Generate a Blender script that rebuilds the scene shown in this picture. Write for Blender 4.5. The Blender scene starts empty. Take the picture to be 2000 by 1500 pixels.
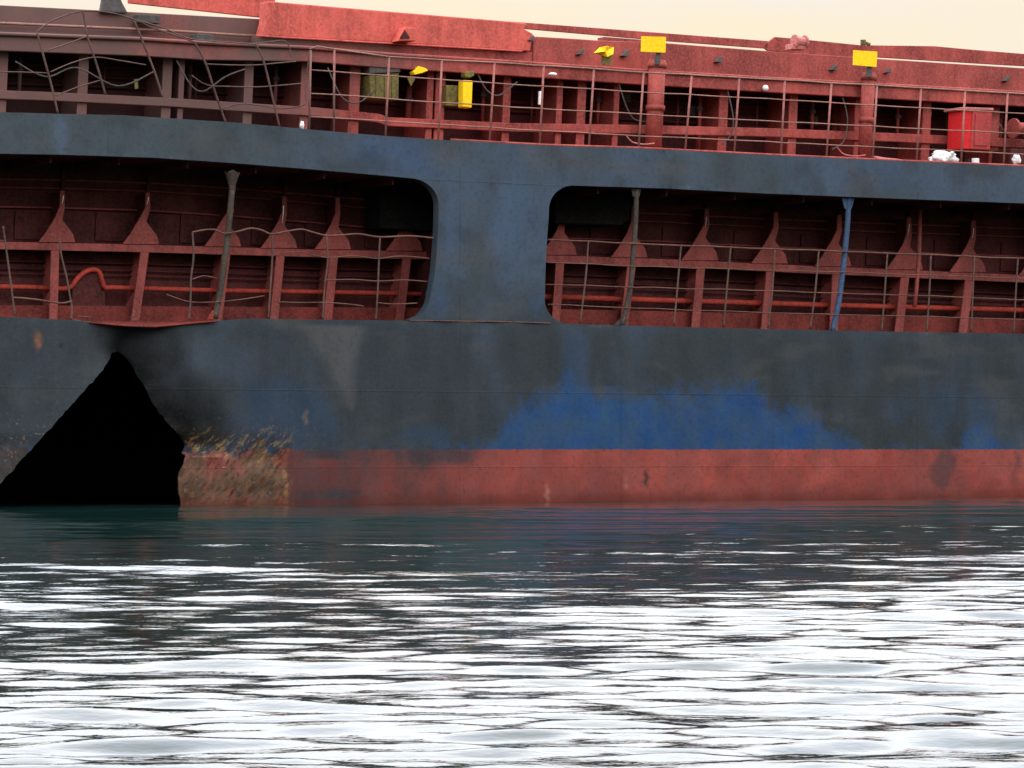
import bpy, bmesh, math, random
import numpy as np
from mathutils import Vector, noise
from mathutils.geometry import delaunay_2d_cdt
random.seed(7)
rng = np.random.default_rng(11)
SC = bpy.context.scene
COL = SC.collection
R = math.radians

# ------------------------------------------------------------------ camera
F = 6500.0          # focal length in photograph pixels (2000 wide)
CAM_H = 0.862       # eye height above the water
HOR = 878.0         # photograph row of the horizon
D0 = 50.0           # metres to the hull at the middle of the frame
ANG = math.atan(F / 11000.0)   # the hull runs away to the right
CA, SA = math.cos(ANG), math.sin(ANG)
cam = bpy.data.cameras.new('camera')
camo = bpy.data.objects.new('camera', cam)
COL.objects.link(camo)
camo.location = (0, 0, CAM_H)
camo.rotation_euler = (R(90), 0, 0)
cam.sensor_width = 36.0
cam.lens = F / 2000.0 * 36.0
cam.shift_y = (HOR - 750.0) / 2000.0
cam.clip_start = 0.5
cam.clip_end = 9000.0
SC.camera = camo

# ------------------------------------------------------------------ sky, sun, exposure
SUN_EL, SUN_AZ = 72.0, -25.0      # degrees; azimuth measured from the view direction, to the right
world = bpy.data.worlds.new('World')
SC.world = world
world.use_nodes = True
wn, wl = world.node_tree.nodes, world.node_tree.links
wn.clear()
out = wn.new('ShaderNodeOutputWorld')
bg = wn.new('ShaderNodeBackground')
bg.inputs['Strength'].default_value = 0.10
wl.new(bg.outputs[0], out.inputs[0])
sky = wn.new('ShaderNodeTexSky')
sky.sky_type = 'NISHITA'
sky.sun_disc = False
sky.sun_elevation = R(SUN_EL)
sky.sun_rotation = R(SUN_AZ)
sky.air_density = 1.0
sky.dust_density = 4.0
sky.ozone_density = 1.0
tc = wn.new('ShaderNodeTexCoord')
sep = wn.new('ShaderNodeSeparateXYZ')
wl.new(tc.outputs['Generated'], sep.inputs[0])
# overcast: a warm hazy band low down, white bright cloud above, the same all the way round
ramp = wn.new('ShaderNodeValToRGB')
cr = ramp.color_ramp
cr.interpolation = 'EASE'
cr.elements[0].position = 0.06
cr.elements[0].color = (0.242, 0.208, 0.148, 1)
cr.elements[1].position = 1.0
cr.elements[1].color = (0.93, 0.935, 0.945, 1)
for p, c in ((0.13, (0.25, 0.218, 0.162)), (0.21, (0.56, 0.55, 0.53)), (0.36, (0.86, 0.86, 0.855))):
    e = cr.elements.new(p)
    e.color = (*c, 1)
wl.new(sep.outputs['Z'], ramp.inputs['Fac'])
cl = wn.new('ShaderNodeTexNoise')
cl.inputs['Scale'].default_value = 9.0
cl.inputs['Detail'].default_value = 5.0
cl.inputs['Roughness'].default_value = 0.55
mp = wn.new('ShaderNodeMapping')
mp.inputs['Scale'].default_value = (1, 1, 3.2)
wl.new(tc.outputs['Generated'], mp.inputs[0])
wl.new(mp.outputs[0], cl.inputs['Vector'])
cmr = wn.new('ShaderNodeMapRange')
cmr.inputs['From Min'].default_value = 0.42
cmr.inputs['From Max'].default_value = 0.70
wl.new(cl.outputs['Fac'], cmr.inputs['Value'])
cool = wn.new('ShaderNodeMix')
cool.data_type = 'RGBA'
cool.blend_type = 'MULTIPLY'
cool.inputs['B'].default_value = (0.96, 1.0, 1.22, 1)
wl.new(cmr.outputs[0], cool.inputs['Factor'])
wl.new(ramp.outputs['Color'], cool.inputs['A'])
sc30 = wn.new('ShaderNodeVectorMath')
sc30.operation = 'SCALE'
sc30.inputs['Scale'].default_value = 42.0
wl.new(cool.outputs['Result'], sc30.inputs[0])
mixs = wn.new('ShaderNodeMix')
mixs.data_type = 'RGBA'
mixs.inputs['Factor'].default_value = 0.92
wl.new(sky.outputs[0], mixs.inputs['A'])
wl.new(sc30.outputs[0], mixs.inputs['B'])
wl.new(mixs.outputs['Result'], bg.inputs['Color'])

sun = bpy.data.lights.new('sun', 'SUN')
sun.energy = 1.2
sun.angle = R(25)
sun.color = (1.0, 0.96, 0.9)
suno = bpy.data.objects.new('sun', sun)
COL.objects.link(suno)
sd = Vector((math.sin(R(SUN_AZ)) * math.cos(R(SUN_EL)), math.cos(R(SUN_AZ)) * math.cos(R(SUN_EL)), math.sin(R(SUN_EL))))
suno.rotation_euler = sd.to_track_quat('Z', 'Y').to_euler()
suno.location = (0, 0, 40)

SC.render.engine = 'CYCLES'
SC.cycles.max_bounces = 5
SC.cycles.diffuse_bounces = 3
SC.cycles.glossy_bounces = 2
SC.cycles.transmission_bounces = 1
SC.cycles.caustics_reflective = False
SC.cycles.caustics_refractive = False
SC.view_settings.view_transform = 'Standard'
SC.view_settings.look = 'None'
SC.view_settings.exposure = 0.0
SC.view_settings.gamma = 1.0
SC.view_settings.use_curve_mapping = False

# ------------------------------------------------------------------ ship frame
# local x: along the hull (right and away), local y: inboard, z: up
def L(px, py, d=0.0):
    rx = (px - 1000.0) / F
    rz = (HOR - py) / F
    dx, dy = rx * CA + SA, -rx * SA + CA
    t = (d + D0 * CA) / dy
    return Vector((-D0 * SA + t * dx, d, CAM_H + t * rz))

def far(pts, x0=-650, x1=2700):
    """run a photographed edge on beyond both sides of the frame, along the ship"""
    pts = list(pts)
    a, b = pts[0], pts[-1]
    ext = lambda q, x: (x, q[1] + (HOR - q[1]) * (x - q[0]) / (12000.0 - q[0]))
    return [ext(a, x0)] + pts + [ext(b, x1)]

def yat(pts, x):
    for (xa, ya), (xb, yb) in zip(pts, pts[1:]):
        if xa <= x <= xb:
            return ya + (yb - ya) * (x - xa) / max(1e-6, xb - xa)
    return pts[0][1] if x < pts[0][0] else pts[-1][1]

# ------------------------------------------------------------------ materials
class NT:
    def __init__(s, name):
        s.m = bpy.data.materials.new(name)
        s.m.use_nodes = True
        s.n, s.l = s.m.node_tree.nodes, s.m.node_tree.links
        s.b = s.n['Principled BSDF']
        s.b.inputs['Specular IOR Level'].default_value = 0.07
    def new(s, t, **kw):
        n = s.n.new(t)
        for k, v in kw.items():
            if k in n.inputs: n.inputs[k].default_value = v
            else: setattr(n, k, v)
        return n
    def obj(s): return s.new('ShaderNodeTexCoord').outputs['Object']
    def noise(s, vec, scale, detail=4, rough=0.55, sx=(1, 1, 1)):
        mp = s.new('ShaderNodeMapping'); mp.inputs['Scale'].default_value = sx
        s.l.new(vec, mp.inputs[0])
        n = s.new('ShaderNodeTexNoise')
        n.inputs['Scale'].default_value = scale; n.inputs['Detail'].default_value = detail; n.inputs['Roughness'].default_value = rough
        s.l.new(mp.outputs[0], n.inputs['Vector'])
        return n.outputs['Fac']
    def rng(s, v, a, b, lo=0.0, hi=1.0):
        n = s.new('ShaderNodeMapRange')
        for k, x in (('From Min', a), ('From Max', b), ('To Min', lo), ('To Max', hi)): n.inputs[k].default_value = x
        s.l.new(v, n.inputs['Value']); return n.outputs[0]
    def mix(s, f, a, b, mode='MIX'):
        n = s.new('ShaderNodeMix', data_type='RGBA', blend_type=mode)
        for key, v in (('Factor', f), ('A', a), ('B', b)):
            if isinstance(v, bpy.types.NodeSocket): s.l.new(v, n.inputs[key])
            else: n.inputs[key].default_value = v if key == 'Factor' else (*v, 1)
        return n.outputs['Result']
    def math(s, op, a, b):
        n = s.new('ShaderNodeMath', operation=op)
        for i, v in enumerate((a, b)):
            if isinstance(v, bpy.types.NodeSocket): s.l.new(v, n.inputs[i])
            else: n.inputs[i].default_value = v
        return n.outputs[0]
    def bump(s, h, strength, dist):
        n = s.new('ShaderNodeBump'); n.inputs['Strength'].default_value = strength; n.inputs['Distance'].default_value = dist
        s.l.new(h, n.inputs['Height']); s.l.new(n.outputs[0], s.b.inputs['Normal'])
    def done(s, col, rough):
        s.l.new(col, s.b.inputs['Base Color'])
        if isinstance(rough, bpy.types.NodeSocket): s.l.new(rough, s.b.inputs['Roughness'])
        else: s.b.inputs['Roughness'].default_value = rough
        return s.m

def painted(name, col, col2, rust=(0.10, 0.035, 0.015), rust_amt=0.5, soot=None, scale=1.0, rough=0.6, streak=0.25):
    """weathered ship paint: two tones, run-down streaks, rust specks, an optional soot field that starts at a place on the ship"""
    t = NT(name); o = t.obj()
    n1 = t.noise(o, 1.3 * scale, 4, 0.65)
    c = t.mix(t.rng(n1, 0.38, 0.62), col, col2)
    n2 = t.noise(o, 2.2 * scale, 3, 0.6, (2.6, 2.6, 0.35))
    c = t.mix(t.rng(n2, 0.40, 0.72, 0, streak), c, tuple(0.35 * x for x in col2))
    n3 = t.noise(o, 7.0 * scale, 5, 0.75)
    c = t.mix(t.rng(n3, 0.72 - 0.14 * rust_amt, 0.80 - 0.1 * rust_amt, 0, 0.85), c, rust)
    n5 = t.noise(o, 26.0, 3, 0.7)
    c = t.mix(t.rng(n5, 0.38, 0.66, 0.0, 0.34), c, tuple(min(1, 1.6 * x + 0.02) for x in col))
    if soot:
        sx, wid, scol, amt = soot
        sp = t.new('ShaderNodeSeparateXYZ'); t.l.new(o, sp.inputs[0])
        n4 = t.noise(o, 0.55, 4, 0.6)
        v = t.math('ADD', sp.outputs['X'], t.rng(n4, 0.3, 0.7, -2.2, 2.2))
        c = t.mix(t.rng(v, sx - wid, sx + wid, amt, 0.0), c, scol)
    return t.done(c, t.rng(n1, 0.3, 0.7, rough - 0.1, rough + 0.15))

SOOTX = L(620, 150, 1.0).x
M = {}
M['hatch_red'] = painted('hatch_red', (0.50, 0.090, 0.068), (0.33, 0.066, 0.052), rust_amt=0.8, streak=0.5)
M['deck_red'] = painted('deck_red', (0.31, 0.062, 0.050), (0.155, 0.034, 0.029), rust_amt=0.8, streak=0.5, soot=(SOOTX, 2.2, (0.095, 0.068, 0.06), 0.85))
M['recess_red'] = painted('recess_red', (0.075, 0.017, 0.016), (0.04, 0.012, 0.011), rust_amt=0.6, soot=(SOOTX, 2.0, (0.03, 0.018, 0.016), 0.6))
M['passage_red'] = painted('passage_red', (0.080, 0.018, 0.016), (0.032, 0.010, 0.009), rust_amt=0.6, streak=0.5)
M['frame_red'] = painted('frame_red', (0.27, 0.064, 0.054), (0.14, 0.038, 0.032), rust_amt=0.9, streak=0.5)
M['pipe_red'] = painted('pipe_red', (0.36, 0.045, 0.028), (0.22, 0.03, 0.02), rust_amt=0.8, rough=0.5, streak=0.5, scale=2)
M['rail_red'] = painted('rail_red', (0.27, 0.10, 0.085), (0.20, 0.08, 0.07), rust_amt=0.6, soot=(SOOTX, 1.5, (0.10, 0.075, 0.065), 0.9))
M['rail_pale'] = painted('rail_pale', (0.26, 0.13, 0.10), (0.15, 0.08, 0.06), rust_amt=0.6)
M['rail_grey'] = painted('rail_grey', (0.095, 0.055, 0.044), (0.055, 0.032, 0.026), rust_amt=0.7)
M['rail_light'] = painted('rail_light', (0.125, 0.058, 0.042), (0.065, 0.030, 0.023), rust_amt=0.7)
M['post_grey'] = painted('post_grey', (0.055, 0.044, 0.036), (0.032, 0.025, 0.02), rust=(0.30, 0.11, 0.03), rust_amt=1.0, scale=2)
M['post_blue'] = painted('post_blue', (0.045, 0.075, 0.145), (0.03, 0.05, 0.085), rust_amt=0.5, scale=2)
M['soot_steel'] = painted('soot_steel', (0.085, 0.075, 0.07), (0.05, 0.045, 0.042), rust_amt=0.5)
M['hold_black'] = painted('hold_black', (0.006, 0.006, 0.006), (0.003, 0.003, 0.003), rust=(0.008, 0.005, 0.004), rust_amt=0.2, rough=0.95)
M['shade_black'] = painted('shade_black', (0.009, 0.0075, 0.007), (0.005, 0.0045, 0.004), rust=(0.014, 0.007, 0.005), rust_amt=0.8, rough=0.9)  # shade of the passage corners put into the colour of the added boxes
M['sign_yellow'] = painted('sign_yellow', (0.83, 0.50, 0.012), (0.75, 0.44, 0.01), rust=(0.45, 0.22, 0.02), rust_amt=0.1, streak=0.03)
M['dull_yellow'] = painted('dull_yellow', (0.16, 0.125, 0.03), (0.075, 0.065, 0.027), rust_amt=0.8, scale=3)
M['white'] = painted('white', (0.75, 0.74, 0.70), (0.6, 0.58, 0.54), rust=(0.35, 0.28, 0.2), rust_amt=0.3, streak=0.1)
M['black'] = painted('black', (0.015, 0.015, 0.016), (0.01, 0.01, 0.01), rust_amt=0.1)
M['locker_red'] = painted('locker_red', (0.33, 0.045, 0.042), (0.26, 0.04, 0.038), rust_amt=0.2)
M['locker_side'] = painted('locker_side', (0.50, 0.018, 0.02), (0.42, 0.02, 0.02), rust_amt=0.1)
M['foot_red'] = painted('foot_red', (0.16, 0.028, 0.021), (0.07, 0.016, 0.013), rust_amt=0.8, streak=0.5)
M['orange_rust'] = painted('orange_rust', (0.21, 0.036, 0.022), (0.13, 0.024, 0.016), rust=(0.36, 0.11, 0.03), rust_amt=0.7, scale=2)
M['pinkish'] = painted('pinkish', (0.42, 0.14, 0.12), (0.28, 0.09, 0.08), rust=(0.7, 0.6, 0.55), rust_amt=0.9, scale=3)

def hull_material():
    t = NT('hull_paint'); o = t.obj()
    sp = t.new('ShaderNodeSeparateXYZ'); t.l.new(o, sp.inputs[0])
    tatt = t.new('ShaderNodeAttribute', attribute_name='topside'); top = tatt.outputs['Color']
    g1 = t.noise(o, 5.0, 6, 0.72)
    bm_ = t.math('ADD', tatt.outputs['Alpha'], t.rng(g1, 0.25, 0.75, -0.42, 0.42))
    bcol = t.mix(t.rng(t.noise(o, 2.2, 5, 0.65), 0.35, 0.65), (0.003, 0.038, 0.135), (0.016, 0.055, 0.115))
    top = t.mix(t.math('MULTIPLY', t.rng(bm_, 0.30, 0.85), t.rng(tatt.outputs['Alpha'], 0.02, 0.25)), top, bcol)
    boot = t.new('ShaderNodeAttribute', attribute_name='boot').outputs['Color']
    wear = t.new('ShaderNodeAttribute', attribute_name='wear')
    ws = t.new('ShaderNodeSeparateColor'); t.l.new(wear.outputs['Color'], ws.inputs[0])
    edge = t.noise(o, 9.0, 5, 0.7)
    z = t.math('ADD', sp.outputs['Z'], t.rng(edge, 0.3, 0.7, -0.012, 0.012))
    # scraped plating breaks the paint line up (red channel of wear)
    big = t.noise(o, 3.2, 6, 0.7)
    z = t.math('ADD', z, t.math('MULTIPLY', t.rng(big, 0.25, 0.75, -0.34, 0.34), ws.outputs['Red']))
    c = t.mix(t.rng(z, CAM_H - 0.008, CAM_H + 0.008), boot, top)
    # cloudy dirt
    n1 = t.noise(o, 1.1, 5, 0.68)
    c = t.mix(t.rng(n1, 0.34, 0.68, 0.0, 0.36), c, (0.024, 0.029, 0.030))
    n2 = t.noise(o, 2.0, 5, 0.6, (2.0, 1, 0.22))
    c = t.mix(t.rng(n2, 0.42, 0.74, 0.0, 0.13), c, (0.058, 0.066, 0.072))
    n2b = t.noise(o, 4.0, 5, 0.6, (2.4, 1, 0.16))
    c = t.mix(t.rng(n2b, 0.52, 0.76, 0.0, 0.14), c, (0.014, 0.017, 0.018))
    # fine mottling
    n3 = t.noise(o, 30.0, 4, 0.75)
    c = t.mix(t.rng(n3, 0.35, 0.72, 0.0, 0.18), c, (0.09, 0.095, 0.10))
    n4 = t.noise(o, 15.0, 4, 0.75)
    c = t.mix(t.rng(n4, 0.52, 0.72, 0.0, 0.5), c, (0.012, 0.014, 0.015))
    # welded plate seams
    fx = t.new('ShaderNodeMath', operation='PINGPONG'); t.l.new(t.math('ADD', sp.outputs['X'], 0.9), fx.inputs[0]); fx.inputs[1].default_value = 1.42
    seam = t.rng(fx.outputs[0], 0.004, 0.014, 1.0, 0.0)
    for zz in (1.72, 4.86, 0.60):
        dz = t.new('ShaderNodeMath', operation='ABSOLUTE'); t.l.new(t.math('SUBTRACT', sp.outputs['Z'], zz), dz.inputs[0])
        seam = t.math('MAXIMUM', seam, t.rng(dz.outputs[0], 0.003, 0.012, 1.0, 0.0))
    c = t.mix(t.math('MULTIPLY', seam, t.rng(big, 0.40, 0.65, 0.0, 0.40)), c, (0.014, 0.016, 0.017))
    # scraped bare plate beside the tear (blue channel)
    mpr = t.new('ShaderNodeMapping', vector_type='TEXTURE'); mpr.inputs['Rotation'].default_value = (0, R(42), 0); mpr.inputs['Scale'].default_value = (0.33, 1, 1.0)
    t.l.new(o, mpr.inputs[0])
    ns = t.new('ShaderNodeTexNoise'); ns.inputs['Scale'].default_value = 5.0; ns.inputs['Detail'].default_value = 5.0; ns.inputs['Roughness'].default_value = 0.75
    t.l.new(mpr.outputs[0], ns.inputs['Vector'])
    ochre = t.mix(t.rng(t.math('ADD', sp.outputs['Z'], t.rng(big, 0.3, 0.7, -0.2, 0.2)), 0.62, 0.86), (0.15, 0.060, 0.030), (0.22, 0.14, 0.045))
    c = t.mix(t.math('MULTIPLY', t.rng(ns.outputs['Fac'], 0.52, 0.66), ws.outputs['Blue']), c, ochre)
    c = t.mix(t.math('MULTIPLY', t.rng(ns.outputs['Fac'], 0.48, 0.36), ws.outputs['Blue']), c, (0.035, 0.014, 0.009))
    # flaked spots and scrapes (green channel)
    n5 = t.noise(o, 11.0, 5, 0.8, (1.0, 1, 0.8))
    c = t.mix(t.math('MULTIPLY', t.rng(n5, 0.60, 0.68), ws.outputs['Green']), c, (0.26, 0.11, 0.03))
    n6 = t.noise(o, 16.0, 4, 0.7, (0.6, 1, 1.2))
    c = t.mix(t.math('MULTIPLY', t.rng(n6, 0.63, 0.70), ws.outputs['Green']), c, (0.20, 0.17, 0.13))
    n7 = t.noise(o, 24.0, 4, 0.8)
    c = t.mix(t.rng(n7, 0.735, 0.77, 0.0, 0.6), c, (0.28, 0.27, 0.25))
    # wet, weedy strip at the water
    wz = t.math('ADD', sp.outputs['Z'], t.rng(big, 0.25, 0.75, -0.07, 0.07))
    c = t.mix(t.rng(wz, 0.06, 0.22, 0.6, 0.0), c, (0.075, 0.014, 0.008))
    t.bump(t.math('ADD', t.math('ADD', n5, t.math('MULTIPLY', n3, 0.3)), t.math('MULTIPLY', seam, 0.5)), 0.35, 0.012)
    return t.done(c, t.rng(n1, 0.3, 0.7, 0.45, 0.7))
M['hull'] = hull_material()

def water_material():
    t = NT('sea_water'); o = t.obj()
    t.b.inputs['IOR'].default_value = 1.45
    t.b.inputs['Specular IOR Level'].default_value = 0.5
    n1 = t.noise(o, 4.5, 5, 0.62, (0.5, 1, 1))
    n2 = t.noise(o, 18.0, 2, 0.6, (0.6, 1, 1))
    h = t.math('ADD', n1, t.math('MULTIPLY', n2, 0.25))
    t.bump(h, 0.09, 0.07)
    n3 = t.noise(o, 0.15, 3, 0.5)
    return t.done(t.mix(t.rng(n3, 0.35, 0.65), (0.004, 0.017, 0.014), (0.007, 0.020, 0.019)), 0.04)
M['water'] = water_material()

# ------------------------------------------------------------------ object helpers
def mesh_obj(name, bm, mat, parent=None, smooth=False):
    me = bpy.data.meshes.new(name)
    bm.normal_update()
    bm.to_mesh(me); bm.free()
    if smooth:
        for p in me.polygons: p.use_smooth = True
    ob = bpy.data.objects.new(name, me)
    me.materials.append(M[mat] if isinstance(mat, str) else mat)
    COL.objects.link(ob)
    if parent: ob.parent = parent
    return ob

def tag(ob, label, cat, group=None):
    ob['label'] = label; ob['category'] = cat
    if group: ob['group'] = group
    return ob

def poly_slab(bm, pts, thick, jit=0.0):
    """pts: outline as local Vectors facing outboard; extruded inboard"""
    f = [bm.verts.new(p) for p in pts]
    b = [bm.verts.new(p + Vector((0, thick, 0))) for p in pts]
    faces = [bm.faces.new(f), bm.faces.new(b[::-1])]
    n = len(pts)
    for i in range(n):
        j = (i + 1) % n
        faces.append(bm.faces.new((f[i], b[i], b[j], f[j])))
    bmesh.ops.recalc_face_normals(bm, faces=faces)
    return faces

def slab(name, px, d, thick, mat, parent, bevel=0.0):
    bm = bmesh.new()
    poly_slab(bm, [L(x, y, d) for x, y in px], thick)
    if bevel:
        bmesh.ops.bevel(bm, geom=bm.edges[:], offset=bevel, segments=2, affect='EDGES', profile=0.5)
    return mesh_obj(name, bm, mat, parent)

def band(name, top, bot, d, thick, mat, parent, bevel=0.0):
    """a long strip between two photographed edges, cut at every edge point so it can bend"""
    xs = sorted({x for x, _ in top} | {x for x, _ in bot})
    bm = bmesh.new()
    rows = []
    for x in xs:
        a, b = L(x, yat(top, x), d), L(x, yat(bot, x), d)
        rows.append([bm.verts.new(a), bm.verts.new(b), bm.verts.new(b + Vector((0, thick, 0))), bm.verts.new(a + Vector((0, thick, 0)))])
    for r, s in zip(rows, rows[1:]):
        for i in range(4):
            j = (i + 1) % 4
            bm.faces.new((r[i], r[j], s[j], s[i]))
    bm.faces.new(rows[0]); bm.faces.new(rows[-1][::-1])
    bmesh.ops.recalc_face_normals(bm, faces=bm.faces[:])
    if bevel:
        ed = [e for e in bm.edges if len(e.link_faces) == 2 and e.calc_face_angle() > 1.0]
        bmesh.ops.bevel(bm, geom=ed, offset=bevel, segments=2, affect='EDGES', profile=0.5)
    return mesh_obj(name, bm, mat, parent)

def tube_bm(bm, pts, r, n=8, r2=None, cap=True):
    rings = []
    m = len(pts)
    for i, p in enumerate(pts):
        a = pts[max(0, i - 1)]; b = pts[min(m - 1, i + 1)]
        t = (b - a).normalized()
        u = t.cross(Vector((0, 1, 0.02)))
        if u.length < 1e-3: u = t.cross(Vector((0, 0, 1)))
        u.normalize(); v = t.cross(u)
        rr = r + ((r2 if r2 is not None else r) - r) * i / max(1, m - 1)
        rings.append([bm.verts.new(p + u * (rr * math.cos(k * 2 * math.pi / n)) + v * (rr * math.sin(k * 2 * math.pi / n))) for k in range(n)])
    for a, b in zip(rings, rings[1:]):
        for k in range(n):
            bm.faces.new((a[k], a[(k + 1) % n], b[(k + 1) % n], b[k]))
    if cap:
        bm.faces.new(rings[0][::-1]); bm.faces.new(rings[-1])
    return rings

def smooth_path(pts, k=6):
    """Catmull-Rom through the points"""
    if len(pts) < 3: return pts
    P = [pts[0]] + pts + [pts[-1]]
    outp = []
    for i in range(1, len(P) - 2):
        for j in range(k):
            t = j / k
            a, b, c, d = P[i - 1], P[i], P[i + 1], P[i + 2]
            outp.append(0.5 * ((2 * b) + (c - a) * t + (2 * a - 5 * b + 4 * c - d) * t * t + (3 * b - a - 3 * c + d) * t ** 3))
    outp.append(pts[-1])
    return outp

def tube(name, px, d, r, mat, parent, curve=False, r2=None, n=8, wob=0.0):
    pts = [L(x, y, d) if not isinstance(x, Vector) else x for x, y in px]
    if curve: pts = smooth_path(pts)
    elif wob:
        q = []
        for a, b in zip(pts, pts[1:]):
            k = max(1, int((b - a).length / 0.35))
            for i in range(k):
                p = a.lerp(b, i / k)
                q.append(p + Vector((0, 0, wob * noise.noise(p * 1.7))))
        pts = q + [pts[-1]]
    bm = bmesh.new()
    tube_bm(bm, pts, r, n, r2)
    return mesh_obj(name, bm, mat, parent, smooth=True)

def inpoly(x, y, P):
    c = False
    j = len(P) - 1
    for i in range(len(P)):
        xi, yi = P[i]; xj, yj = P[j]
        if (yi > y) != (yj > y) and x < (xj - xi) * (y - yi) / (yj - yi) + xi: c = not c
        j = i
    return c

def resample(P, step, closed=True, jit=0.0):
    q = []
    n = len(P)
    for i in range(n if closed else n - 1):
        a = Vector(P[i]); b = Vector(P[(i + 1) % n])
        k = max(1, int((b - a).length / step))
        for j in range(k):
            p = a.lerp(b, j / k)
            if jit and j: p += Vector((random.uniform(-jit, jit), random.uniform(-jit, jit)))
            q.append((p.x, p.y))
    if not closed: q.append(tuple(P[-1]))
    return q

def seg_dist(x, y, P):
    best = 1e9
    for (xa, ya), (xb, yb) in zip(P, P[1:]):
        dx, dy = xb - xa, yb - ya
        t = max(0, min(1, ((x - xa) * dx + (y - ya) * dy) / (dx * dx + dy * dy + 1e-9)))
        best = min(best, math.hypot(x - xa - t * dx, y - ya - t * dy))
    return best

def ss(a, b, x):
    t = max(0.0, min(1.0, (x - a) / (b - a)))
    return t * t * (3 - 2 * t)

def H2(px, py):
    v = L(px, py, 0)
    return (v.x, v.z)

# ------------------------------------------------------------------ the ship
ship = bpy.data.objects.new('cargo_ship', None)
COL.objects.link(ship)
ship.location = (0, D0, 0)
ship.rotation_euler = (0, 0, ANG)
tag(ship, 'damaged blue and red cargo ship with a torn black hole in its side, afloat', 'ship')

deck_line = far([(0, 618), (140, 625), (220, 633), (300, 637), (380, 630), (480, 622), (600, 624), (800, 626), (950, 628), (1100, 632), (1300, 638), (1600, 645), (2000, 652)])
fas_top = far([(0, 219), (110, 222), (240, 225), (440, 238), (500, 243), (640, 256), (760, 266), (880, 274), (1060, 284), (1250, 290), (1500, 303), (1720, 313), (2000, 325)])
fas_bot = far([(0, 300), (120, 302), (300, 308), (450, 318), (600, 330), (750, 343), (830, 350), (960, 357), (1100, 361), (1300, 368), (1500, 378), (1750, 388), (2000, 397)])
hole_px = [(-60, 1120), (-60, 1000), (0, 940), (50, 885), (100, 830), (140, 785), (180, 740), (215, 705), (238, 687), (256, 684), (278, 706), (302, 745), (322, 788), (352, 826), (380, 856), (388, 869), (366, 890), (352, 925), (350, 955), (356, 990), (362, 1120)]
hole_edge_r = [H2(x, y) for x, y in [(250, 684), (278, 706), (302, 745), (322, 788), (352, 826), (380, 856), (388, 869)]]
crease = [H2(310, 636), H2(270, 660), H2(236, 690)]
hole = [H2(x, y) for x, y in hole_px]
flap_edge = [H2(x, y) for x, y in [(0, 940), (50, 885), (100, 830), (180, 740), (240, 684)]]

GG = Vector((0.028, 0.038, 0.042)); SB = Vector((0.047, 0.070, 0.104)); BB = Vector((0.003, 0.040, 0.135))
DK = Vector((0.015, 0.020, 0.025)); TN = Vector((0.085, 0.078, 0.075)); NAVY = Vector((0.014, 0.034, 0.066))
blue_prof = [H2(x, y) for x, y in [(880, 890), (930, 872), (965, 848), (1000, 808), (1085, 768), (1100, 735), (1150, 745), (1165, 762), (1210, 765), (1300, 775), (1365, 772), (1400, 752), (1435, 738), (1475, 755), (1500, 785), (1600, 825), (1640, 845), (1665, 872), (1700, 890), (1860, 890), (1885, 850), (1910, 835), (1940, 852), (1955, 885), (2100, 890)]]
wedge = [H2(x, y) for x, y in [(585, 625), (720, 625), (690, 700), (685, 800), (660, 760), (625, 690)]]
def blob(s, h, px, py, rx, ry):
    c = H2(px, py)
    return math.exp(-((s - c[0]) / (rx / 130)) ** 2 - ((h - c[1]) / (ry / 130)) ** 2)
def fb(x, y, z, o=4):
    return noise.fractal(Vector((x, y, z)), 0.8, 2.1, o)

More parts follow.
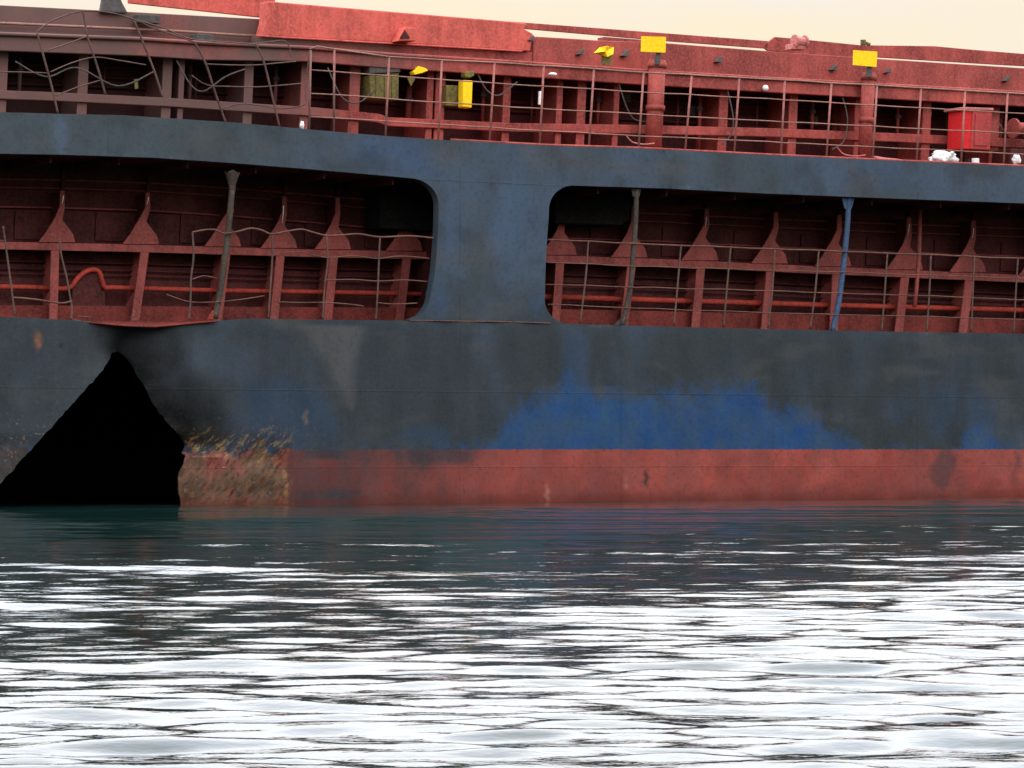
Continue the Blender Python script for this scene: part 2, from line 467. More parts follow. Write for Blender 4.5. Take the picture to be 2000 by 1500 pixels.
def topside(s, h):
    n = fb(s * 0.8, h * 0.8, 3.1); n2 = fb(s * 2.4, h * 1.6, 9.7); n3 = fb(s * 1.2, h * 0.5, 21.0)
    c = (GG * 0.60).lerp(SB * 0.62, ss(0.0, 0.9, n3 * 0.9 + 0.1))
    k = ss(2.4, 3.6, h)                       # the column and the upper strake keep more of their blue
    c = c.lerp(SB.lerp(GG * 1.5, ss(-0.2, 0.6, n)), 0.85 * k)
    c = c.lerp(GG * 1.45, 0.75 * k * ss(H2(640, 300)[0], H2(520, 300)[0], s + 0.5 * n))
    c = c.lerp(BB * 0.5 + SB * 0.6, 0.6 * ss(0.25, 0.85, blob(s, h, 790, 310, 110, 45) + blob(s, h, 1700, 350, 120, 40) * 0.7 + blob(s, h, 860, 590, 40, 60) * 0.8 + blob(s, h, 1050, 600, 35, 45) * 0.8 + 0.25 * n2))
    m1 = fb(s * 1.6, h * 1.9, 55.0); m2 = fb(s * 0.7, h * 2.6, 71.0)
    c = c.lerp(DK * 1.5, 0.55 * ss(0.1, 0.55, m1))
    c = c.lerp(TN * 0.8, 0.35 * ss(0.15, 0.6, m2))
    c = c.lerp(SB * 1.25, 0.7 * ss(0.3, 0.9, blob(s, h, 118, 265, 16, 60) + 0.1 * n2))
    c = c.lerp(GG * 1.2, 0.6 * ss(0.3, 0.8, blob(s, h, 1460, 340, 130, 60) + blob(s, h, 940, 480, 45, 130) * 0.7 + 0.3 * n))
    c = c.lerp(Vector((0.045, 0.082, 0.14)), 0.6 * ss(0.2, 0.8, blob(s, h, 1000, 440, 45, 110) + blob(s, h, 880, 450, 20, 110) * 0.7 + 0.3 * n2))
    k2 = 1 - ss(2.3, 2.7, h)
    if k2 > 0:
        c = c.lerp(DK * 1.25, k2 * min(0.9, 0.55 + 0.6 * n2) * ss(H2(1120, 700)[0], H2(960, 700)[0], s + 0.6 * n))
        c = c.lerp(NAVY, 0.65 * k2 * ss(0.3, 0.8, blob(s, h, 560, 810, 130, 90) + blob(s, h, 830, 850, 70, 25) + blob(s, h, 1850, 800, 170, 90) * 0.8 + 0.3 * n2))
        c = c.lerp(SB * 0.7, 0.5 * k2 * ss(0.3, 0.8, blob(s, h, 420, 700, 90, 60) + 0.3 * n2))
        vs = H2(1122, 700)[0]
        c = c.lerp(BB * 0.55 + SB * 0.3, 0.45 * ss(0.30, 0.10, abs(s - vs + 0.05 * n2)) * ss(0.9, 1.4, h) * ss(2.9, 2.4, h))
        w = 0.0
        if inpoly(s + 0.05 * n2, h + 0.05 * n, wedge): w = 1.0
        e = seg_dist(s + 0.05 * n2, h + 0.05 * n, wedge + [wedge[0]])
        w = 0.5 + 0.5 * ss(0, 0.10, e) if w else 0.5 - 0.5 * ss(0, 0.10, e)
        c = c.lerp(TN, 0.62 * w)
        # near-black, scraped steel round the tear and along its crease
        e = seg_dist(s, h, hole_edge_r)
        c = c.lerp(Vector((0.007, 0.006, 0.005)), 0.95 * ss(0.80, 0.14, e + 0.22 * n2))
        e = seg_dist(s, h, crease)
        c = c.lerp(Vector((0.010, 0.012, 0.012)), 0.9 * ss(0.45, 0.05, e + 0.15 * n2))
        c = c.lerp(Vector((0.30, 0.10, 0.04)), 0.7 * ss(0.45, 0.85, blob(s, h, 72 + 10 * (2.55 - h), 665, 9, 24) + 0.3 * n2))
        c = c.lerp(Vector((0.22, 0.15, 0.08)), 0.6 * ss(0.5, 0.9, blob(s, h, 598, 815, 6, 16) + 0.3 * n2))
        c = c.lerp(Vector((0.10, 0.055, 0.035)), 0.8 * ss(0.3, 0.7, blob(s, h, 5, 915, 45, 40) + 0.2 * n2))
        c = c.lerp(Vector((0.004, 0.004, 0.004)), ss(0.5, 0.7, blob(s, h, 118, 677, 5, 6)))
        c = c.lerp(DK * 0.7, 0.6 * ss(0.4, 0.8, blob(s, h, 1880, 800, 18, 90) + blob(s, h, 1862, 850, 30, 35) + 0.25 * n2))
    return c

R1 = Vector((0.285, 0.050, 0.034)); R2 = Vector((0.17, 0.026, 0.017)); R3 = Vector((0.052, 0.016, 0.013)); R4 = Vector((0.085, 0.045, 0.022))
def blue_amount(s, h):
    n = fb(s * 0.8, h * 0.8, 3.1); n2 = fb(s * 2.4, h * 1.6, 9.7)
    return max(0.0, min(1.0, (yat(blue_prof, s) - h + 0.12 * n2 + 0.10 * n + 0.34) / 0.62))

def boot(s, h):
    n = fb(s * 0.9, h * 1.4, 33.0); n2 = fb(s * 3.0, h * 2.2, 41.0)
    c = R1.lerp(R2, ss(-0.3, 0.5, n) * 0.7)
    c = c.lerp(R2 * 0.8, 0.7 * ss(0.42, 0.12, h + 0.12 * n2))
    x9, x6 = H2(1060, 930)[0], H2(680, 930)[0]
    c = c.lerp(R3, 0.85 * ss(x9, x6, s + 0.9 * n + 0.2 * n2))
    c = c.lerp(R1 * 0.6, 0.45 * ss(0.35, 0.8, blob(s, h, 740, 960, 45, 45) + blob(s, h, 750, 895, 30, 25) + blob(s, h, 630, 900, 35, 22) + 0.25 * n2))
    c = c.lerp(DK * 0.8, 0.65 * ss(0.25, 0.95, blob(s, h, 1850, 900, 45, 40) + 0.7 * blob(s, h, 1835, 930, 30, 30) + 0.6 * blob(s, h, 1985, 920, 30, 60) + 0.6 * n2))
    c = c.lerp(DK, 0.75 * ss(0.3, 0.8, blob(s, h, 850, 888, 130, 26) + blob(s, h, 640, 885, 60, 16) + 0.8 * blob(s, h, 640, 972, 110, 22) + 0.3 * n2))
    c = c.lerp(Vector((0.024, 0.017, 0.015)), ss(H2(210, 930)[0], H2(160, 930)[0], s))
    k = ss(H2(568, 930)[0], H2(560, 930)[0], s) * ss(H2(160, 930)[0], H2(240, 930)[0], s)
    rusty = R4.lerp(Vector((0.20, 0.042, 0.032)), ss(-0.3, 0.3, n2 + n))
    rusty = rusty.lerp(Vector((0.085, 0.045, 0.022)), 0.9 * ss(0.35, 0.8, blob(s, h, 375, 930, 40, 60) + blob(s, h, 500, 935, 70, 12) + 0.3 * n2))
    c = c.lerp(rusty, k)
    c = c.lerp(Vector((0.38, 0.16, 0.06)), 0.7 * ss(0.5, 0.85, blob(s, h, 560, 950, 5, 45) + 0.2 * n2))
    c = c.lerp(Vector((0.40, 0.17, 0.12)), 0.5 * ss(0.5, 0.9, blob(s, h, 1070, 965, 6, 35) + blob(s, h, 1222, 945, 4, 25) + 0.2 * n2))
    c = c.lerp(Vector((0.02, 0.008, 0.006)), ss(0.5, 0.8, blob(s, h, 1263, 930, 4, 32) + 0.15 * n2))
    return c

def wear(s, h):
    x = ss(H2(575, 930)[0], H2(556, 930)[0], s + 0.07 * fb(s * 3, h * 4, 2.2)) * ss(1.26, 0.98, h + 0.1 * fb(s * 4, h * 2, 6.0))
    g = 0.06 + 0.85 * x + 0.3 * ss(1.9, 0.9, h) * ss(H2(700, 800)[0], H2(500, 800)[0], s) + 0.12 * ss(H2(260, 800)[0], H2(150, 800)[0], s)
    return (0.9 * x * ss(0.45, 0.8, h), min(1.0, 0.6 * g), 0.9 * x * ss(H2(200, 930)[0], H2(330, 930)[0], s))

def dent(s, h, lower):
    y = 0.010 * math.cos(s * 2 * math.pi / 0.78) * math.cos((h - 0.4) * 2 * math.pi / 1.5) + 0.022 * noise.noise(Vector((s * 0.55, h * 0.6, 4.4))) + 0.006 * noise.noise(Vector((s * 2.1, h * 2.1, 7.4)))
    if not lower: return 0.6 * y
    e = seg_dist(s, h, hole_edge_r)
    if h > 0.8: y += 0.42 * max(0.0, 1 - e / 0.75) ** 2 + 0.05 * ss(0.6, 0.0, e) * noise.noise(Vector((s * 5, h * 5, 1)))
    e = seg_dist(s, h, crease); y += 0.09 * math.exp(-(e / 0.15) ** 2)
    e = seg_dist(s, h, flap_edge); y += -0.10 * max(0.0, 1 - e / 0.9) ** 2 if s < H2(250, 800)[0] else 0
    k = ss(H2(575, 930)[0], H2(555, 930)[0], s) * ss(1.1, 0.85, h)
    y += k * (0.03 + 0.05 * noise.noise(Vector((s * 2.5, h * 3.5, 9))) + 0.02 * noise.noise(Vector((s * 8, h * 8, 9))))
    y += 0.06 * ss(1.6, 2.6, h) * blob(s, h, 300, 640, 130, 100)
    return y

def plate(name, outline, holes, step, lower, parent):
    """shell plating: a fine triangulated sheet with openings, paint stored on its vertices"""
    loops = [outline] + holes
    pts, edges = [], []
    for lp in loops:
        n0 = len(pts)
        pts += [Vector(p) for p in lp]
        edges += [(n0 + i, n0 + (i + 1) % len(lp)) for i in range(len(lp))]
    xs = [p[0] for p in outline]; ys = [p[1] for p in outline]
    for gx in np.arange(min(xs), max(xs), step):
        for k, gy in enumerate(np.arange(min(ys), max(ys), step)):
            x, y = gx + (step / 2 if k % 2 else 0), gy
            pts.append(Vector((x, y)))
    V, E, Fc, *_ = delaunay_2d_cdt(pts, edges, [], 0, 1e-5)
    faces = []
    for f in Fc:
        cx = sum(V[i].x for i in f) / 3; cy = sum(V[i].y for i in f) / 3
        if inpoly(cx, cy, outline) and not any(inpoly(cx, cy, hl) for hl in holes): faces.append(tuple(f))
    used = sorted({i for f in faces for i in f}); remap = {v: k for k, v in enumerate(used)}
    co = [(V[i].x, dent(V[i].x, V[i].y, lower), V[i].y) for i in used]
    fs = [tuple(remap[i] for i in f) for f in faces]
    me = bpy.data.meshes.new(name)
    me.from_pydata(co, [], fs)
    bm = bmesh.new(); bm.from_mesh(me)
    bmesh.ops.recalc_face_normals(bm, faces=bm.faces[:])
    if sum(f.normal.y * f.calc_area() for f in bm.faces) > 0: bmesh.ops.reverse_faces(bm, faces=bm.faces[:])
    # returned edges of openings and outline
    be = [e for e in bm.edges if e.is_boundary]
    r = bmesh.ops.extrude_edge_only(bm, edges=be)
    for v in [g for g in r['geom'] if isinstance(g, bmesh.types.BMVert)]: v.co.y += 0.03 if lower else 0.16
    bm.to_mesh(me); bm.free()
    for p in me.polygons: p.use_smooth = True
    nv = len(me.vertices)
    a1 = me.color_attributes.new('topside', 'FLOAT_COLOR', 'POINT')
    a2 = me.color_attributes.new('boot', 'FLOAT_COLOR', 'POINT')
    a3 = me.color_attributes.new('wear', 'FLOAT_COLOR', 'POINT')
    b1, b2, b3 = [], [], []
    for v in me.vertices:
        s, h = v.co.x, v.co.z
        t = topside(s, h) if h > 0.3 else GG
        b = boot(s, h) if h < 1.5 else R2
        w = wear(s, h) if lower else (0, 0.08, 0)
        bl = blue_amount(s, h) if (lower and 0.4 < h < 2.4) else 0.0
        b1 += [t.x, t.y, t.z, bl]; b2 += [b.x, b.y, b.z, 1]; b3 += [*w, 1]
    a1.data.foreach_set('color', b1); a2.data.foreach_set('color', b2); a3.data.foreach_set('color', b3)
    me.materials.append(M['hull'])
    ob = bpy.data.objects.new(name, me); COL.objects.link(ob); ob.parent = parent
    # keep crisp corners between face and returned edge
    me.set_sharp_from_angle(angle=R(40))
    return ob

sx0, sx1 = L(-640, 700).x, L(2690, 700).x
deck_sh = [H2(x, y) for x, y in deck_line]
outline = resample([(sx0, -1.2), (sx1, -1.2), (sx1, deck_sh[-1][1])] + deck_sh[::-1][1:-1] + [(sx0, deck_sh[0][1])], 0.12)
hull = plate('hull_shell', outline, [resample(hole, 0.06, jit=0.012)], 0.065, True, ship)

# upper strake with the wide column between the two side openings
def arc(cx, cy, rx, ry, a0, a1, n=8):
    return [(cx + rx * math.cos(R(a0 + (a1 - a0) * i / n)), cy - ry * math.sin(R(a0 + (a1 - a0) * i / n))) for i in range(n + 1)]
GAPY = 0.6
dl = lambda x: yat(deck_line, x) - GAPY
fb_ = lambda x: yat(fas_bot, x)
left_open = [(-640, dl(-640))] + [(x, fb_(x)) for x in (-640, -300, 0, 120, 300, 450, 600, 750)] + arc(800, 402, 57, 54, 82, 0) + [(857, 430), (854, 480), (850, 530), (844, 565)] + arc(790, 572, 52, 54, 0, -90)[1:]
right_open = [(2690, fb_(2690)), (2690, dl(2690)), (2000, dl(2000)), (1600, dl(1600)), (1300, dl(1300))] + arc(1112, 585, 48, 47, 270, 180) + [(1066, 520), (1069, 460), (1072, 420)] + arc(1120, 410, 48, 48, 180, 95) + [(x, fb_(x)) for x in (1300, 1500, 1750, 2000)]
# outline of the strake: top edge, then down the column between the openings
strake_px = [(x, y) for x, y in fas_top if -640 <= x <= 2690]
strake_px = [(-640, yat(fas_top, -640))] + strake_px + [(2690, yat(fas_top, 2690))]
lo = [p for p in left_open[1:]]             # along the ceiling edge to the column, down to the deck
ro = [p for p in right_open]
r_start = ro.index((1300, dl(1300)))
right_side = ro[r_start + 1:]               # column's right flank upwards, then the strake's lower edge
path = strake_px + [(2690, fb_(2690))] + [(2000, fb_(2000)), (1750, fb_(1750)), (1500, fb_(1500)), (1300, fb_(1300))] + arc(1120, 410, 48, 48, 95, 180) + [(1072, 420), (1069, 460), (1066, 520)] + arc(1112, 585, 48, 47, 180, 265) + [(1108, dl(1108)), (800, dl(800))] + arc(790, 572, 52, 53, -80, 0) + [(844, 565), (850, 530), (854, 480), (857, 430)] + arc(800, 402, 57, 54, 0, 82) + [(x, fb_(x)) for x in (750, 600, 450, 300, 120, 0, -300, -640)]
cl2 = []
for p in path:
    if not cl2 or math.hypot(p[0] - cl2[-1][0], p[1] - cl2[-1][1]) > 1.5: cl2.append(p)
strake = plate('side_strake', resample([H2(x, y) for x, y in cl2], 0.12), [], 0.085, False, ship)

# weld bead under the column and faint seams on the plating
def bead(px, r=0.006, name='weld_seam', mat='rail_light', d=-0.002):
    return tube(name, px, d, r, mat, ship, n=5, wob=0.004)
bead([(800, dl(800) + 0.6), (950, dl(950) + 0.6), (1075, dl(1075) + 0.6)], 0.010)

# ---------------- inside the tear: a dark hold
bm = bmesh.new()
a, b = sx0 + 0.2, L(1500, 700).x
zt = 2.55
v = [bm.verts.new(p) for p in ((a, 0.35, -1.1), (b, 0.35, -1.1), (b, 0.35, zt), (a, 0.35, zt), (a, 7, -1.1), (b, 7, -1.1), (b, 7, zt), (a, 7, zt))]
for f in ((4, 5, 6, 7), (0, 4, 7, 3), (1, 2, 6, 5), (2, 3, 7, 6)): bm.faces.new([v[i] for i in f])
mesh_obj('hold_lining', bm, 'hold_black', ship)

# ---------------- side passage behind the openings
WD = 1.75
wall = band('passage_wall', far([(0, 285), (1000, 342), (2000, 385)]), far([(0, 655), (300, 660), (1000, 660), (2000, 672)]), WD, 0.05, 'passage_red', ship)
ceil_top = [(x, y - 10) for x, y in fas_bot]
def sheet(name, edge, d0, d1, thick, mat, parent, lift=0.0):
    bm = bmesh.new(); rows = []
    for x, y in edge:
        p = L(x, y, 0)
        rows.append([bm.verts.new((p.x, d0, p.z + lift)), bm.verts.new((p.x, d1, p.z + lift)), bm.verts.new((p.x, d1, p.z + lift - thick)), bm.verts.new((p.x, d0, p.z + lift - thick))])
    for r, s in zip(rows, rows[1:]):
        for i in range(4):
            bm.faces.new((r[i], r[(i + 1) % 4], s[(i + 1) % 4], s[i]))
    bmesh.ops.recalc_face_normals(bm, faces=bm.faces[:])
    return mesh_obj(name, bm, mat, parent)
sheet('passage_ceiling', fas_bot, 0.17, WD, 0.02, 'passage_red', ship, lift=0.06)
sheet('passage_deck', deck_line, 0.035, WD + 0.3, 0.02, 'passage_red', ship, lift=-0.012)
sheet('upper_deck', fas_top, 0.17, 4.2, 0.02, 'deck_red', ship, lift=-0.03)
# ceiling beams crossing the passage
for x in range(-560, 2660, 134):
    if 880 < x < 1060: continue
    p = L(x, yat(fas_bot, x), 0)
    bm = bmesh.new()
    poly_slab(bm, [Vector((p.x - .012, .2, p.z - 0.10)), Vector((p.x + .012, .2, p.z - 0.10)), Vector((p.x + .012, .2, p.z + 0.04)), Vector((p.x - .012, .2, p.z + 0.04))], WD - 0.2)
    mesh_obj('deck_beam', bm, 'passage_red', ship)
# transverse bulkhead behind the column
for x in (905, 1030):
    p = L(x, 480, 0.2)
    bm = bmesh.new()
    poly_slab(bm, [Vector((p.x, 0.17, 2.76)), Vector((p.x + .02, 0.17, 2.76)), Vector((p.x + .02, 0.17, 4.98)), Vector((p.x, 0.17, 4.98))], WD - 0.17)
    mesh_obj('web_frame', bm, 'passage_red', ship)

str_top = far([(0, 472), (250, 477), (600, 487), (850, 492), (1070, 498), (1300, 506), (1600, 520), (2000, 537)])
stringer = band('stringer', str_top, [(x, y + 15) for x, y in str_top], WD - 0.42, 0.05, 'frame_red', wall, bevel=0.008)
sheet_edge = [(x, y + 2) for x, y in str_top]
bm = bmesh.new(); rows = []
for x, y in str_top:
    p = L(x, y + 4, WD - 0.42)
    rows.append([bm.verts.new((p.x, WD - 0.37, p.z)), bm.verts.new((p.x, WD, p.z))])
for r, s in zip(rows, rows[1:]): bm.faces.new((r[0], r[1], s[1], s[0]))
mesh_obj('stringer_web', bm, 'frame_red', wall)

def frame_set(xt, xa, xb, xd, wide=74):
    """bell-shaped bracket above the stringer, a T frame below it"""
    ys = yat(str_top, xb)
    d = WD - 0.44
    gt = ys - 102
    g = [(xt - 4, gt), (xt + 4, gt), (xt + 5, ys - 70), (xb + 6, ys - 45), (xb + wide * 0.36, ys - 18), (xb + wide * 0.42, ys - 1), (xb - wide * 0.55, ys - 1), (xb - wide * 0.34, ys - 22), (xb - 8, ys - 50), (xt - 5, ys - 72)]
    ob = slab('bracket', g, d, 0.025, 'frame_red', wall, bevel=0.004)
    bm = bmesh.new()
    pts = [L(xb + 0, ys - 1, d + 0.03), L(xt, gt, d + 0.03)]
    q = [pts[0], pts[1], Vector((pts[1].x, WD, pts[1].z)), Vector((pts[0].x, WD, pts[0].z))]
    f = [bm.verts.new(p) for p in q]; bm.faces.new(f)
    # thin stiffener running up the wall
    top = L(xt + 6, yat(fas_bot, xt) + 12, WD - 0.10)
    poly_slab(bm, [top + Vector((-.02, 0, 0)), top + Vector((.02, 0, 0)), L(xt, gt - 2, WD - .10) + Vector((.02, 0, 0)), L(xt, gt - 2, WD - .10) + Vector((-.02, 0, 0))], 0.1)
    mesh_obj('bracket_web', bm, 'passage_red', wall)
    yb = yat(deck_line, xd) + 6
    w = 8
    bm = bmesh.new()
    poly_slab(bm, [L(xa - w, ys + 15, d), L(xa + w, ys + 15, d), L(xd + w, yb, d), L(xd - w, yb, d)], 0.025)
    a1, a2 = L(xa, ys + 15, d + .025), L(xd, yb, d + .025)
    f = [bm.verts.new(p) for p in (a1, a2, Vector((a2.x, WD, a2.z)), Vector((a1.x, WD, a1.z)))]; bm.faces.new(f)
    mesh_obj('side_frame', bm, 'frame_red', wall)
FR = [(-330, -340, -340, -352), (-170, -182, -182, -195), (-30, -40, -40, -52), (122, 108, 116, 104), (289, 283, 280, 262), (452, 442, 440, 425), (556, 548, 550, 535), (660, 652, 655, 640), (800, 795, 795, 780),
      (1099, 1094, 1096, 1085), (1238, 1234, 1234, 1218), (1381, 1369, 1372, 1358), (1516, 1505, 1508, 1494), (1640, 1634, 1632, 1628), (1776, 1768, 1772, 1755), (1902, 1893, 1895, 1880), (2040, 2030, 2032, 2018), (2170, 2160, 2160, 2150), (2300, 2290, 2290, 2280), (2430, 2420, 2420, 2410)]
for fr in FR: frame_set(*fr)
# pale paint runs down the bracket tips
for x, y, ln in ((124, 382, 16), (290, 385, 14), (554, 402, 34), (1100, 413, 14), (1380, 424, 20), (1776, 438, 22), (1902, 446, 18)):
    tube('paint_run', [(x, y), (x - 1, y + ln * 0.5), (x - 3, y + ln)], WD - 0.47, 0.010, 'white', wall, r2=0.004, n=5)
# light longitudinals on the wall
for dy0, wdt, rr in ((50, 0, .014), (66, 0, .010), (104, 0, .014)):
    e = [(x, y + dy0) for x, y in fas_bot]
    tube('wall_pipe', e, WD - 0.06, rr, 'frame_red', wall, n=6)
for dy0, rr in ((38, .014), (52, .012), (62, .012)):
    tube('wall_pipe', [(x, y + dy0) for x, y in str_top], WD - 0.06, rr, 'passage_red', wall, n=6)
# pad panels between the frames
for (xt, xa, xb, xd), nx in zip(FR, FR[1:]):
    if nx[0] - xt > 200: continue
    xm = xt + (nx[0] - xt) * 0.40; xe = xt + (nx[0] - xt) * 0.86
    y0 = yat(str_top, xm)
    slab('wall_panel', [(xm, y0 - 62), (xe, y0 - 60), (xe - 3, y0 - 4), (xm - 3, y0 - 6)], WD - 0.03, 0.03, 'passage_red', wall)
# the bright red pipe low in the passage, buckled up in an arch where the side is stove in
pipe_l = [(-640, 548), (0, 560), (80, 562), (132, 563), (150, 545), (165, 532), (180, 527), (193, 531), (200, 550), (206, 562), (225, 562), (330, 565), (450, 568), (640, 571), (800, 574), (860, 576)]
tube('passage_pipe', pipe_l, WD - 0.22, 0.037, 'pipe_red', ship, curve=True, n=10)
tube('passage_pipe', [(1060, 580), (1300, 587), (1600, 596), (2000, 606), (2690, 622)], WD - 0.22, 0.047, 'pipe_red', ship, n=10)
slab('pipe_cover', [(142, 556), (152, 543), (166, 536), (180, 533), (190, 540), (197, 556), (205, 570), (205, 634), (140, 634)], WD - 0.19, 0.03, 'passage_red', ship)
# low longitudinal coaming at the back of the walkway
cm = [(x, y - 32) for x, y in far([(0, 628), (600, 632), (1000, 634), (1300, 640), (2000, 654)])]
band('foot_plate', cm, [(x, y + 60) for x, y in cm], WD - 0.30, 0.03, 'foot_red', ship)
tube('drain_pipe', [(1797, 400), (1795, 500), (1790, 560), (1786, 600)], WD - 0.75, 0.035, 'frame_red', ship, n=10)

# buckled deck edge over the tear
bm = bmesh.new(); rows = []
for x, yt, yb, dd in ((175, 628.5, 629.5, .05), (205, 627, 632.5, .08), (240, 626, 635.5, .12), (270, 625, 637, .16), (300, 628, 638, .16), (340, 628, 634.5, .12), (380, 627, 630.5, .08), (420, 625.5, 627, .05)):
    a = L(x, yt + random.uniform(-1, 1), dd); m_ = L(x, (yt * .35 + yb * .65), dd * .45); b = L(x, yb, -0.012)
    rows.append([bm.verts.new(p) for p in (a, m_, b)])
for r, s in zip(rows, rows[1:]):
    for i in range(2): bm.faces.new((r[i], r[i + 1], s[i + 1], s[i]))
ob = mesh_obj('buckled_deck_edge', bm, 'foot_red', ship, smooth=True)
sm = ob.modifiers.new('thickness', 'SOLIDIFY'); sm.thickness = 0.012
# torn splinters on the buckled deck
for pts in ([(255, 622), (266, 614), (276, 611)], [(140, 624), (160, 628), (185, 629)], [(150, 618), (170, 619), (184, 620)]):
    tube('steel_splinter', pts, 0.1, 0.014, 'rail_light', ship, r2=0.006, n=5)

# added black boxes standing for the corner shade on both sides of the column
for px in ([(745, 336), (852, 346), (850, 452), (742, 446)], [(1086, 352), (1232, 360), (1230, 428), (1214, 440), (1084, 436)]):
    tr = slab('corner_shade_box', px, WD - 0.62, 0.5, 'shade_black', ship, bevel=0.02)

# ---------------- posts carrying the strake
def post(px, d, r, mat, cap=None, flare=None):
    bm = bmesh.new()
    pts = smooth_path([L(x, y, d) for x, y in px], 5)
    tube_bm(bm, pts, r, 10)
    if flare:
        (x, y), w, h = flare
        c = L(x, y, d)
        rings = []
        for t, k in ((0, 1.0), (.35, 1.2), (.7, 1.9), (.9, 2.4), (1.0, 2.5)):
            ring = []
            for i in range(10):
                an = i * math.pi / 5
                jag = (0.03 * math.sin(i * 2.1) if t == 1.0 else 0)
                ring.append(bm.verts.new(c + Vector((math.cos(an) * r * k, math.sin(an) * r * k, t * h + jag))))
            rings.append(ring)
        for a, b in zip(rings, rings[1:]):
            for i in range(10): bm.faces.new((a[i], a[(i + 1) % 10], b[(i + 1) % 10], b[i]))
    return mesh_obj('post', bm, mat, ship, smooth=True)
post([(453, 372), (447, 440), (440, 500), (432, 560), (420, 622)], 0.12, 0.045, 'post_grey', flare=((453.5, 374), 0, 0.28))
post([(1243, 366), (1241, 440), (1236, 500), (1230, 570), (1214, 636)], 0.10, 0.040, 'post_grey')
post([(1657, 384), (1655, 440), (1647, 520), (1638, 590), (1626, 646)], 0.10, 0.045, 'post_blue')
post([(2080, 400), (2070, 520), (2052, 658)], 0.10, 0.045, 'post_blue')
for x, y, w, hgt in ((1657, 386, 14, 22), (1243, 368, 10, 16), (2080, 402, 13, 20)):
    slab('post_bracket', [(x - w, y - 4), (x + w, y - 4), (x + 6, y + hgt), (x - 6, y + hgt)], 0.085, 0.03, 'post_blue' if x > 1500 else 'post_grey', ship)
slab('post_foot', [(405, 624), (416, 606), (424, 605), (425, 624)], 0.1, 0.04, 'orange_rust', ship)
slab('post_foot', [(1200, 634), (1222, 612), (1224, 636)], 0.1, 0.02, 'post_grey', ship)

# ---------------- railings along the passage
def railing(name, rails, stanchions, d, mat_rail, mat_st, r_top=0.014, r_rail=0.009, r_st=0.015, curve=False, wob=0.012, bases=True):
    top = tube(name, rails[0], d, r_top, mat_rail, ship, curve=curve, wob=wob)
    for pr in rails[1:]:
        tube('rail', pr, d, r_rail, mat_rail, top, curve=curve, wob=wob)
    for st in stanchions:
        tube('stanchion', st, d + 0.005, r_st, mat_st, top, curve=len(st) > 2)
    return top
ext = lambda p, x1=2680: p + [(x1, p[-1][1] + (HOR - p[-1][1]) * (x1 - p[-1][0]) / (12000 - p[-1][0]))]
railing('passage_railing',
        [ext([(1069, 468), (1240, 476), (1500, 486), (1750, 495), (2000, 505)]), ext([(1066, 512), (1240, 520), (1500, 528), (1750, 535), (2000, 544)]),
         ext([(1064, 555), (1240, 561), (1500, 568), (1750, 576), (2000, 585)]), ext([(1070, 594), (1240, 602), (1500, 611), (1750, 617), (2000, 624)])],
        [[(1149, 472), (1144, 540), (1133, 632)], [(1330, 480), (1324, 550), (1316, 637)], [(1427, 483), (1420, 560), (1413, 639)], [(1513, 487), (1508, 570), (1500, 641)], [(1599, 490), (1592, 570), (1582, 643)],
         [(1733, 495), (1728, 570), (1722, 646)], [(1818, 499), (1815, 570), (1810, 648)], [(1903, 502), (1900, 570), (1897, 649)], [(1988, 505), (1984, 570), (1980, 650)]] + [[(2075 + 88 * i, 508 + 3 * i), (2066 + 88 * i, 655 + 2 * i)] for i in range(7)],
        0.06, 'rail_light', 'rail_grey')
railing('bent_passage_railing',
        [[(375, 454), (400, 449), (420, 449), (438, 456), (465, 452), (490, 446), (512, 450), (530, 457), (560, 452), (588, 448), (612, 454), (637, 460), (670, 459), (700, 457), (742, 463), (800, 461), (846, 465)],
         [(531, 500), (560, 494), (590, 493), (637, 503), (690, 500), (738, 505), (770, 501), (800, 501), (838, 505)],
         [(635, 547), (690, 546), (737, 549), (790, 547), (834, 550)],
         [(545, 590), (590, 591), (632, 591), (680, 594), (710, 598)], [(735, 591), (770, 594), (815, 592)],
         [(325, 575), (350, 584), (375, 590), (420, 590), (470, 585), (515, 578)], [(375, 546), (398, 539), (424, 544)]],
        [[(376, 455), (378, 500), (373, 545), (372, 590), (369, 624)], [(531, 457), (532, 500), (528, 560), (524, 624)], [(637, 461), (640, 510), (634, 560), (630, 625)], [(742, 464), (740, 510), (738, 560), (734, 626)]],
        0.06, 'rail_light', 'rail_grey', curve=True)
railing('torn_passage_railing',
        [[(26, 581), (70, 585), (118, 592), (140, 588)], [(-640, 462), (-200, 466), (8, 470)]],
        [[(6, 442), (14, 500), (22, 560), (29, 616)], [(116, 466), (120, 500), (131, 545), (136, 575), (140, 600), (139, 624)], [(-130, 455), (-120, 540), (-112, 615)], [(-260, 450), (-250, 612)], [(-390, 448), (-382, 610)]],
        0.06, 'rail_light', 'rail_grey', curve=True)

